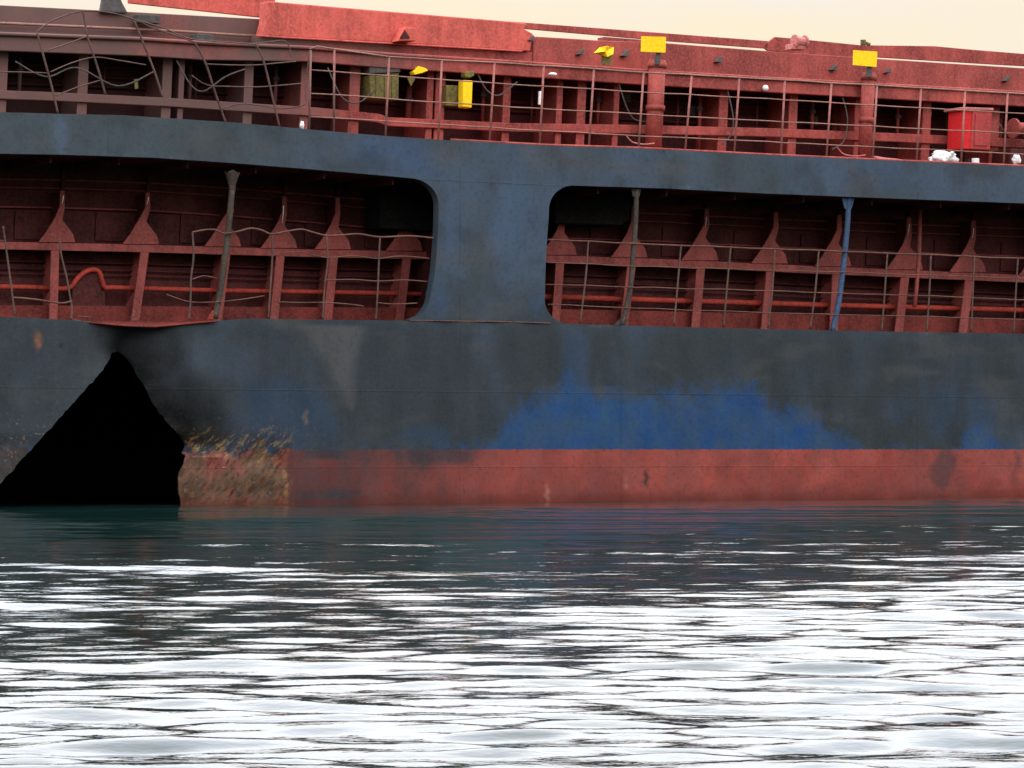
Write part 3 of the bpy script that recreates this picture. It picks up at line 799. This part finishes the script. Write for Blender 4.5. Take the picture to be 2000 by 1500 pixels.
# ---------------- railing along the upper deck edge
def stan(xt, yt, xb, yb): return [(xt, yt), (xb, yb)]
railing('deck_railing',
        [ext([(605, 97), (620, 91), (650, 95), (760, 111), (1000, 124), (1250, 141), (1500, 155), (1750, 169), (2000, 184)]),
         ext([(607, 137), (760, 148), (1000, 165), (1250, 180), (1500, 193), (1750, 208), (2000, 222)]),
         ext([(608, 182), (760, 193), (1000, 209), (1250, 223), (1500, 236), (1750, 249), (2000, 261)]),
         ext([(606, 227), (760, 237), (1000, 252), (1250, 265), (1500, 277), (1750, 289), (2000, 301)])],
        [stan(607, 98, 604, 252), stan(653, 97, 652, 258), stan(760, 111, 753, 266), stan(863, 117, 856, 273), stan(966, 123, 956, 278), stan(1062, 129, 1054, 284), stan(1160, 136, 1150, 288), stan(1257, 142, 1247, 291), stan(1351, 148, 1338, 296), stan(1444, 153, 1434, 300), stan(1533, 158, 1525, 305), stan(1624, 163, 1614, 309), stan(1713, 168, 1704, 313), stan(1799, 174, 1790, 317), stan(1885, 178, 1877, 321), stan(1968, 183, 1960, 324)] + [stan(2052 + 84 * i, 188 + 5 * i, 2044 + 84 * i, 328 + 4 * i) for i in range(7)],
        0.10, 'rail_pale', 'rail_red', r_top=0.013, r_rail=0.0095, r_st=0.017)
railing('bent_deck_railing',
        [[(72, 62), (90, 48), (112, 36), (160, 22), (215, 25), (262, 38), (300, 55), (345, 70), (382, 82), (420, 84)],
         [(94, 98), (130, 86), (172, 70)], [(98, 141), (140, 123), (185, 112), (232, 118), (285, 127)], [(108, 187), (150, 171), (195, 157)], [(-640, 126), (0, 140), (92, 143)],
         [(402, 125), (450, 127), (500, 127), (545, 123), (578, 120)], [(375, 148), (405, 166), (450, 169), (500, 170), (545, 167), (590, 163)],
         [(432, 213), (470, 203), (510, 206), (548, 212), (585, 208), (598, 200), (597, 180), (604, 100)], [(495, 86), (525, 82), (556, 80), (566, 95), (569, 112)], [(270, 40), (320, 55), (370, 75), (440, 82), (500, 86)]],
        [[(72, 62), (85, 110), (100, 165), (113, 221)], [(162, 22), (172, 75), (190, 130), (206, 185)], [(262, 40), (280, 85), (300, 135), (318, 190)], [(380, 82), (402, 125), (420, 180), (441, 240)], [(500, 87), (515, 120), (530, 180), (546, 248)], [(-80, 60), (-72, 130), (-64, 218)], [(-220, 55), (-214, 214)]],
        0.10, 'rail_grey', 'rail_grey', r_top=0.010, r_rail=0.009, r_st=0.016, curve=True)

# ---------------- hatch coaming on the upper deck
CD = 1.9
fl_top = far([(0, 66), (275, 76), (400, 84), (600, 93), (760, 106), (1000, 121), (1250, 138), (1500, 153), (1750, 167), (2000, 181)])
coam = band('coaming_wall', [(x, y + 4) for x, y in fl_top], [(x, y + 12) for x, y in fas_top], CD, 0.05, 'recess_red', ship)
band('coaming_flange', fl_top, [(x, y + 27 + (6 if x < 500 else 0)) for x, y in fl_top], CD - 1.0, 0.10, 'deck_red', coam, bevel=0.012)
tube('flange_edge', [(x, y) for x, y in fl_top], CD - 1.03, 0.028, 'deck_red', coam, n=10)
sheet_pts = []
bm = bmesh.new(); rows = []
for x, y in fl_top:
    p = L(x, y + 6, CD - 1.0)
    rows.append([bm.verts.new((p.x, CD - 0.9, p.z)), bm.verts.new((p.x, CD + 0.3, p.z))])
for r, s in zip(rows, rows[1:]): bm.faces.new((r[0], r[1], s[1], s[0]))
mesh_obj('flange_plate', bm, 'recess_red', coam)
cs_top = far([(0, 176), (110, 180), (330, 191), (450, 199), (620, 210), (740, 222), (760, 229), (1000, 240), (1250, 244), (1500, 250), (1750, 260), (2000, 272)])
band('coaming_stringer', cs_top, [(x, y + 17) for x, y in cs_top], CD - 0.85, 0.06, 'deck_red', coam, bevel=0.010)
for dy0 in (28, 48, 66):
    tube('coaming_rib', [(x, y + 30 + dy0) for x, y in fl_top], CD - 0.05, 0.03, 'recess_red', coam, n=6)
STAYS = [(-430, 18), (-290, 18), (-150, 18), (8, 18), (165, 19), (329, 18), (357, 10), (488, 17), (598, 16), (695, 20), (842, 12), (862, 18), (992, 14), (1095, 11), (1138, 16), (1206, 10), (1415, 17), (1551, 16), (1680, 16), (1812, 16), (1945, 17), (2080, 16), (2210, 16), (2340, 16), (2470, 16)]
for x, w in STAYS:
    yt = yat(fl_top, x) + 26; yb = yat(fas_top, x) + 8
    d = CD - 0.80
    bm = bmesh.new()
    lean = -6
    poly_slab(bm, [L(x - w / 2, yt, d), L(x + w / 2, yt, d), L(x + lean + w / 2, yb, d), L(x + lean - w / 2, yb, d)], 0.03)
    a, b = L(x, yt, d + .03), L(x + lean, yb, d + .03)
    bm.faces.new([bm.verts.new(p) for p in (a, b, Vector((b.x, CD, b.z)), Vector((a.x, CD, a.z)))])
    mesh_obj('coaming_stay', bm, 'deck_red', coam)

# deck edge bar and small gear along the coaming
tube('deck_edge_bar', [(x, y - 1) for x, y in fas_top if x >= 880], 0.035, 0.020, 'deck_red', ship, n=8)
for x, y0, y1, rr in ((40, 112, 182, .03), (205, 116, 186, .02), (372, 122, 196, .035), (384, 126, 198, .02), (540, 128, 205, .03), (655, 128, 214, .02), (800, 170, 232, .05), (945, 160, 240, .03), (1040, 168, 242, .025), (1170, 170, 244, .03), (1325, 182, 248, .025), (1368, 186, 292, .03), (1480, 190, 250, .02), (1588, 192, 256, .03), (1640, 196, 258, .02), (1755, 202, 262, .03), (1850, 206, 268, .025), (1955, 200, 275, .04)):
    v = tube('vent_riser', [(x, y0), (x - 3, y1)], CD - 0.35, rr, 'recess_red' if rr < .03 else 'deck_red', ship, n=8)
    if rr >= .03:
        tube('riser_flange', [(x - 0.8, y0 + 22), (x - 1.2, y0 + 30)], CD - 0.35, rr + .025, 'soot_steel', v, n=10)

# slack cables slung along the coaming
for pts in ([(30, 120), (90, 150), (150, 132), (230, 168), (300, 140)], [(345, 118), (372, 165), (398, 178), (440, 150), (478, 135)], [(640, 132), (668, 190), (700, 200), (730, 178)], [(930, 138), (950, 175), (975, 186), (1010, 160)], [(1205, 150), (1222, 205), (1238, 232), (1262, 238)], [(1420, 172), (1432, 230), (1428, 262), (1410, 282)], [(1640, 172), (1655, 228), (1648, 275), (1625, 292)], [(1950, 240), (1968, 262), (1985, 252), (2010, 280)]):
    tube('slack_cable', pts, CD - 0.95, 0.012, 'soot_steel', ship, curve=True, n=6)

# ---------------- hatch covers
HD = 1.15
def hatch(px, d, th, mat, bev=0.015):
    return slab('hatch_cover', px, d, th, mat, ship, bevel=bev)
low = lambda x, k=0: (x, yat(fl_top, x) + k)
# sooty coaming side at the left
slab('hatch_side', [(-640, -18), (0, 10), (195, 20), (252, 23), (527, 38), (527, 74), low(500, 2), low(275, 2), low(0, 2), low(-640, 2)], HD + .3, 0.10, 'deck_red', ship, bevel=0.01)
tube('side_pipe', [(-640, 32), (0, 45), (330, 60), (520, 72)], HD + .2, 0.020, 'rail_pale', ship, n=6)
slab('hatch_step', [(385, 65), (418, 68), (418, 86), (385, 84)], HD, 0.25, 'soot_steel', ship, bevel=0.01)
slab('hatch_step', [(268, 27), (312, 30), (312, 46), (268, 44)], HD + .1, 0.15, 'soot_steel', ship, bevel=0.01)
# raised far panel over the sky gap
slab('raised_hatch_panel', [(250, -40), (540, -22), (534, 36), (500, 33), (252, 6)], HD + 2.6, 0.06, 'hatch_red', ship, bevel=0.01)
# dark derrick foot
slab('derrick_foot', [(204, -60), (232, -60), (238, 2), (251, 26), (196, 24), (200, 0)], HD + .2, 0.08, 'soot_steel', ship, bevel=0.02)
# main cover
main = hatch([(522, 2), (760, 22), (1000, 42), (1030, 46), (1024, 56), (1042, 66), (1036, 100), (1010, 99), (760, 84), (512, 70), (520, 40)], HD - .05, 0.25, 'hatch_red', bev=0.02)
slab('hatch_side', [(500, 70), (760, 85), (1010, 100), (1040, 102), (1040, 121), low(1000, 2), low(760, 2), low(600, 2), low(500, 2)], HD + .02, 0.2, 'deck_red', ship, bevel=0.01)
bead([(500, 70), (760, 85), (1020, 100)], 0.016, 'hatch_bead', 'hatch_red', HD - .08)
# long lower side to the right
slab('hatch_side', [(1042, 71), (1110, 75), (1172, 79), (1300, 84), (1530, 102), (1750, 117), (2000, 133), (2690, 178), low(2690, 2), low(2000, 2), low(1750, 2), low(1500, 2), low(1250, 2), (1041, low(1041)[1] + 2)], HD, 0.3, 'deck_red', ship, bevel=0.012)
# far bar above the slot of sky
slab('far_coaming_bar', [(1000, 42), (1250, 61), (1500, 80), (1500, 95), (1300, 80), (1172, 69), (1022, 56), (1000, 58)], HD + 2.8, 0.05, 'deck_red', ship, bevel=0.008)
slab('far_coaming_bar', [(1490, 90), (1514, 72), (1550, 75), (1680, 88), (1825, 90), (1900, 97), (2000, 105), (2690, 150), (2690, 172), (2000, 129), (1960, 127), (1715, 112), (1640, 112), (1500, 99)], HD + 2.8, 0.05, 'deck_red', ship, bevel=0.008)
slab('far_coaming_bar', [(1180, 72), (1300, 81), (1296, 90), (1180, 90)], HD + 1.2, 0.2, 'deck_red', ship)
# cleats, lugs and fittings on the covers
for x, y, w, hh in ((795, 66, 34, 28),):
    c = slab('lifting_bracket', [(x - w / 2, y + 14), (x - 2, y - 14), (x + 4, y - 12), (x + w / 2, y - 12), (x + w / 2, y + 14)], HD - .30, 0.24, 'hatch_red', ship, bevel=0.012)
    slab('bracket_plate', [(x - 14, y + 9), (x - 4, y - 8), (x + 6, y + 8)], HD - .32, 0.02, 'recess_red', c)
for x, y in ((1038, 74), (1135, 101), (1222, 103), (1288, 116), (1405, 115), (1630, 131), (1736, 137), (1967, 153), (1704, 148), (2120, 165)):
    s = random.uniform(0.8, 1.25)
    slab('lug', [(x - 6 * s, y + 5 * s), (x + 5 * s, y + 6 * s), (x + 6 * s, y - 6 * s), (x + 1, y - 2 * s)], HD - 0.09, 0.09, 'soot_steel', ship)
def lump(name, px, py, d, r, mat, parent, sx=1.0, sz=1.0, seed=0, sub=3, rough=0.35):
    bm = bmesh.new()
    bmesh.ops.create_icosphere(bm, subdivisions=sub, radius=1.0)
    c = L(px, py, d)
    for v in bm.verts:
        k = 1 + rough * noise.noise(v.co * 1.6 + Vector((seed, 0, 0))) + rough * 0.5 * noise.noise(v.co * 4 + Vector((seed, 3, 0)))
        v.co = c + Vector((v.co.x * k * r * sx, v.co.y * k * r, v.co.z * k * r * sz))
    return mesh_obj(name, bm, mat, parent, smooth=True)
def winch(px, py, d, mat):
    base = slab('deck_winch', [(px - 16, py + 12), (px + 14, py + 13), (px + 12, py + 2), (px - 14, py + 1)], d, 0.2, mat, ship, bevel=0.01)
    bm = bmesh.new()
    c = L(px, py - 2, d + 0.05)
    tube_bm(bm, [c + Vector((-.10, 0, 0)), c + Vector((-.09, 0, 0)), c + Vector((.09, 0, 0)), c + Vector((.10, 0, 0))], 0.085, 12)
    for k in (-.1, .1):
        tube_bm(bm, [c + Vector((k - .012, 0, 0)), c + Vector((k + .012, 0, 0))], 0.115, 14)
    mesh_obj('winch_drum', bm, mat, base, smooth=False)
winch(1562, 84, HD + 0.1, 'pinkish')
bm = bmesh.new()
c = L(1686, 88, HD + 2.6)
tube_bm(bm, [c, c + Vector((0, 0, 0.09))], 0.05, 8); tube_bm(bm, [c + Vector((-.03, 0, 0.06)), c + Vector((.14, 0, 0.02))], 0.03, 8)
mesh_obj('pipe_stub', bm, 'dull_yellow', ship)

# ---------------- vent pipes with yellow plates on top
for (xt, yt, xb, yb, w, plate_px) in ((1284, 118, 1276, 288, 34, [(1253, 71), (1301, 72), (1300, 103), (1252, 101)]), (1697, 142, 1688, 311, 28, [(1667, 98), (1714, 101), (1712, 131), (1666, 127)])):
    r = w / 2 / 128
    p = tube('vent_pipe', [(xt, yt), ((xt + xb) / 2, (yt + yb) / 2), (xb, yb)], 0.75, r, 'deck_red', ship, n=20)
    for k in (0.06, 0.55):
        x, y = xt + (xb - xt) * k, yt + (yb - yt) * k
        tube('pipe_collar', [(x + 0.3, y - 5), (x, y + 5)], 0.75, r + 0.02, 'deck_red', p, n=20)
    slab('sign_plate', plate_px, 0.55, 0.012, 'sign_yellow', ship, bevel=0.003)
    slab('sign_bracket', [(xt - 2, yt - 22), (xt + 6, yt - 24), (xt + 5, yt + 8), (xt - 4, yt + 8)], 0.60, 0.03, 'soot_steel', p)
    tube('hose_loop', [(xb - 52, yb - 22), (xb - 40, yb - 10), (xb - 18, yb - 6), (xb + 2, yb - 8)], 0.35, 0.012, 'pinkish', p, curve=True, n=6)
# crumpled yellow plate on a bent stub
bm = bmesh.new(); c = [(1160, 103), (1172, 93), (1185, 90), (1198, 92), (1197, 106), (1186, 111), (1173, 107)]
ctr = L(1182, 100, 0.58); vs = [bm.verts.new(L(x, y, 0.62 + 0.08 * math.sin(i * 2.4))) for i, (x, y) in enumerate(c)]
cv = bm.verts.new(ctr)
for i in range(len(vs)): bm.faces.new((vs[i], vs[(i + 1) % len(vs)], cv))
ob = mesh_obj('crumpled_sign_plate', bm, 'sign_yellow', ship); ob.modifiers.new('thickness', 'SOLIDIFY').thickness = 0.01
slab('sign_bracket', [(1176, 106), (1196, 104), (1193, 128), (1177, 126)], 0.66, 0.03, 'dull_yellow', ship)

# ---------------- gear standing between the coaming stays
rel = slab('cable_reel_box', [(722, 146), (780, 140), (779, 196), (724, 192)], 0.95, 0.35, 'dull_yellow', ship, bevel=0.02)
slab('reel_cover', [(722, 128), (782, 126), (782, 141), (722, 144)], 0.92, 0.38, 'soot_steel', rel, bevel=0.01)
for x0 in (735, 752, 766): slab('reel_slat', [(x0, 146), (x0 + 7, 145), (x0 + 7, 193), (x0, 192)], 0.93, 0.02, 'dull_yellow', rel)
for x, y, s in ((822, 138, 1), ):
    o_ = slab('valve_cap', [(808, 140), (818, 129), (832, 133), (837, 138), (824, 143), (810, 146)], 0.85, 0.15, 'sign_yellow', ship, bevel=0.01)
    slab('valve_tag', [(796, 152), (812, 152), (803, 168)], 0.85, 0.02, 'dull_yellow', ship)
yb = slab('yellow_standpipe', [(905, 156), (924, 157), (922, 211), (904, 209)], 0.80, 0.16, 'sign_yellow', ship, bevel=0.02)
slab('standpipe_head', [(908, 140), (926, 138), (927, 148), (918, 152), (909, 150)], 0.80, 0.14, 'dull_yellow', yb, bevel=0.015)
slab('side_box', [(872, 166), (900, 167), (899, 208), (871, 206)], 0.98, 0.12, 'dull_yellow', ship, bevel=0.01)
slab('light_tube', [(1054, 178), (1060, 178), (1058, 205), (1053, 204)], 0.85, 0.04, 'white', ship, bevel=0.005)
slab('label_plate', [(262, 155), (269, 154), (270, 173), (264, 174)], 1.0, 0.02, 'dull_yellow', ship)
lump('deck_lamp', 1495, 172, 0.82, 0.05, 'white', ship, rough=0.05)
lump('deck_lamp', 1080, 145, 0.80, 0.045, 'white', ship, sx=1.6, sz=0.6, rough=0.05)
# small box valves on the coaming between stays
for x, y in ((1225, 190), (1355, 215), (1590, 235), (960, 188)):
    b = slab('junction_box', [(x - 8, y - 9), (x + 8, y - 8), (x + 8, y + 10), (x - 8, y + 9)], CD - 0.2, 0.15, 'soot_steel', ship, bevel=0.008)

# red locker
lk = slab('deck_locker', [(1900, 213), (1938, 214), (1934, 293), (1896, 291)], 0.45, 0.45, 'locker_red', ship, bevel=0.012)
slab('locker_lid', [(1880, 209), (1941, 211), (1941, 216), (1880, 214)], 0.42, 0.5, 'pinkish', lk, bevel=0.008)
slab('locker_door', [(1906, 222), (1932, 223), (1929, 285), (1903, 284)], 0.435, 0.012, 'locker_red', lk, bevel=0.004)
slab('locker_side', [(1882, 213), (1899, 213), (1895, 291), (1879, 290)], 0.47, 0.4, 'locker_side', lk, bevel=0.005)
mw = slab('mooring_winch', [(1975, 290), (2040, 292), (2040, 330), (1972, 326)], 0.6, 0.5, 'recess_red', ship, bevel=0.02)
bm = bmesh.new(); c = L(1998, 252, 0.7)
tube_bm(bm, [c + Vector((-.2, 0, 0)), c + Vector((.35, 0, 0))], 0.11, 16)
for k in (-.2, .35): tube_bm(bm, [c + Vector((k - .02, 0, 0)), c + Vector((k + .02, 0, 0))], 0.17, 18)
mesh_obj('winch_drum', bm, 'deck_red', mw)

# ------------------------------------------------------------------ loose things lying on the upper deck
def place(ob):
    """loose things are built in ship coordinates; stand them in the world on their own"""
    ob.location = ship.location; ob.rotation_euler = ship.rotation_euler
    return ob
b = place(lump('tarpaulin_bundle', 1842, 309, 0.42, 0.16, 'white', None, sx=1.35, sz=0.72, seed=4, sub=4, rough=0.6))
tag(b, 'crumpled white tarpaulin bundle lying on the upper deck beside the red locker', 'tarpaulin')
bm = bmesh.new(); c = L(1905, 323, 0.36)
tube_bm(bm, [c, c + Vector((0, 0, .01)), c + Vector((0, 0, .10)), c + Vector((0, 0, .115))], 0.062, 16)
bk = place(mesh_obj('paint_bucket', bm, 'white', None))
tag(bk, 'small white bucket on the upper deck in front of the red locker', 'bucket')
bm = bmesh.new(); c2 = L(1890, 322, 0.36)
tube_bm(bm, [c2, c2 + Vector((0, 0, .085))], 0.040, 12); tube_bm(bm, [c2 + Vector((0, 0, .085)), c2 + Vector((0, 0, .10))], 0.03, 12)
cn = place(mesh_obj('paint_can', bm, 'black', None))
tag(cn, 'small black can touching the white bucket on the upper deck', 'can')
sk = place(lump('white_sack', 1985, 312, 0.35, 0.075, 'white', None, sx=1.0, sz=1.25, seed=9, rough=0.4))
tag(sk, 'small white sack on the upper deck right of the red locker', 'sack')
gull = place(lump('rag_bundle', 590, 244, 0.10, 0.038, 'white', None, sx=0.75, sz=1.6, seed=2, rough=0.3))
tag(gull, 'tiny white rag at the deck edge by the bent railing', 'rag')
bm = bmesh.new(); rows = []
for i in range(9):
    t = i / 8
    x = 1712 + 80 * t; yy = 308 + 10 * t + 3 * math.sin(t * 3)
    p = L(x, yy, 0.4)
    rows.append([bm.verts.new(p + Vector((0, 0.14, 0.04 + .02 * math.sin(t * 9)))), bm.verts.new(p + Vector((0, 0, 0.05 * math.sin(t * 3.1)))), bm.verts.new(p + Vector((0, -0.12, -0.03)))])
for r, s in zip(rows, rows[1:]):
    for i in range(2): bm.faces.new((r[i], r[i + 1], s[i + 1], s[i]))
ob = place(mesh_obj('loose_sheet', bm, 'pinkish', None, smooth=True)); ob.modifiers.new('thickness', 'SOLIDIFY').thickness = 0.012
tag(ob, 'flat red sheet lying on the upper deck left of the white tarpaulin bundle', 'sheet')

# ------------------------------------------------------------------ water
def build_water():
    x0, x1, y0, y1 = -17.0, 17.0, 3.0, 66.0
    nx, ny = 520, 2100
    # rows a little closer together near the viewer
    t = np.linspace(0, 1, ny)
    ys = y0 + (y1 - y0) * (0.55 * t + 0.45 * t * t)
    xs = np.linspace(x0, x1, nx)
    X, Y = np.meshgrid(xs, ys)
    Z = np.zeros_like(X)
    def field(kx, ky, ph): return np.sin(kx * X + ky * Y + ph)
    # groups: slow patches that let wave trains swell and fade
    grp = 1 + 0.30 * np.sin(0.53 * X + 0.31 * Y + 1.0) * np.sin(-0.37 * X + 0.41 * Y + 2.0) + 0.15 * np.sin(0.8 * X - 0.42 * Y)
    off = D0 + X * math.tan(ANG) - Y
    prof_l = np.interp(off, [-5, 4, 20, 27, 32, 37, 42], [0.45, 0.55, 0.66, 0.80, 0.76, 0.40, 0.28])
    prof_s = np.interp(off, [-5, 4, 20, 27, 32, 36, 39, 42], [0.45, 0.50, 0.58, 0.70, 1.02, 1.6, 1.85, 1.9])
    for lam0, lam1, n, spread, sl in ((3.2, 6.5, 8, 0.13, 0.018), (1.02, 2.4, 18, 0.14, 0.046), (0.40, 0.95, 26, 0.24, 0.038), (0.17, 0.40, 44, 0.38, 0.046)):
        for i in range(n):
            lam = lam0 * (lam1 / lam0) ** rng.random()
            th = rng.normal(0, spread)
            k = 2 * math.pi / lam
            a = sl * math.sqrt(2.0 / n) / k
            ph = rng.uniform(0, 2 * math.pi)
            q = k * math.sin(th) * X + k * math.cos(th) * Y + ph + 0.6 * np.sin(0.35 * X + rng.uniform(0, 6))
            Z += a * np.sin(q - 0.45 * np.sin(q)) * grp * (prof_l if lam0 > 1 else prof_s)
    ed = np.minimum(np.minimum(X - x0, x1 - X), np.minimum(Y - y0, y1 - Y))
    Z *= np.clip(ed / 1.5, 0, 1)
    # calmer in the lee of the hull, livelier towards open water
    Z += 0.06
    co = np.stack([X.ravel(), Y.ravel(), Z.ravel()], 1)
    idx = np.arange(nx * ny).reshape(ny, nx)
    q = np.stack([idx[:-1, :-1], idx[:-1, 1:], idx[1:, 1:], idx[1:, :-1]], -1).reshape(-1, 4)
    # the sheet runs on flat to the horizon
    B = 6000.0
    extra = np.array([(-B, -B, 0.06), (B, -B, 0.06), (B, B, 0.06), (-B, B, 0.06)], float)
    n0 = len(co)
    co = np.vstack([co, extra])
    c00, c10, c11, c01 = idx[0, 0], idx[0, -1], idx[-1, -1], idx[-1, 0]
    me = bpy.data.meshes.new('water')
    faces_big = [list(idx[0, ::-1]) + [n0, n0 + 1], list(idx[::-1, -1]) + [n0 + 1, n0 + 2], list(idx[-1, :]) + [n0 + 2, n0 + 3], list(idx[:, 0]) + [n0 + 3, n0]]
    bigs = [[int(c10), int(c00), n0, n0 + 1], [int(c11), int(c10), n0 + 1, n0 + 2], [int(c01), int(c11), n0 + 2, n0 + 3], [int(c00), int(c01), n0 + 3, n0]]
    loops = np.concatenate([q.ravel(), np.array(bigs).ravel()]).astype(np.int32)
    nf = len(q) + 4
    me.vertices.add(len(co)); me.vertices.foreach_set('co', co.ravel())
    me.loops.add(len(loops)); me.loops.foreach_set('vertex_index', loops)
    me.polygons.add(nf)
    me.polygons.foreach_set('loop_start', np.arange(nf, dtype=np.int32) * 4)
    me.polygons.foreach_set('loop_total', np.full(nf, 4, np.int32))
    me.polygons.foreach_set('use_smooth', np.concatenate([np.ones(len(q), bool), np.zeros(4, bool)]))
    me.update(calc_edges=True); me.validate()
    me.materials.append(M['water'])
    ob = bpy.data.objects.new('water', me); COL.objects.link(ob)
    ob['kind'] = 'structure'
    ob['label'] = 'dark green rippled sea reflecting the white sky'
    return ob
build_water()
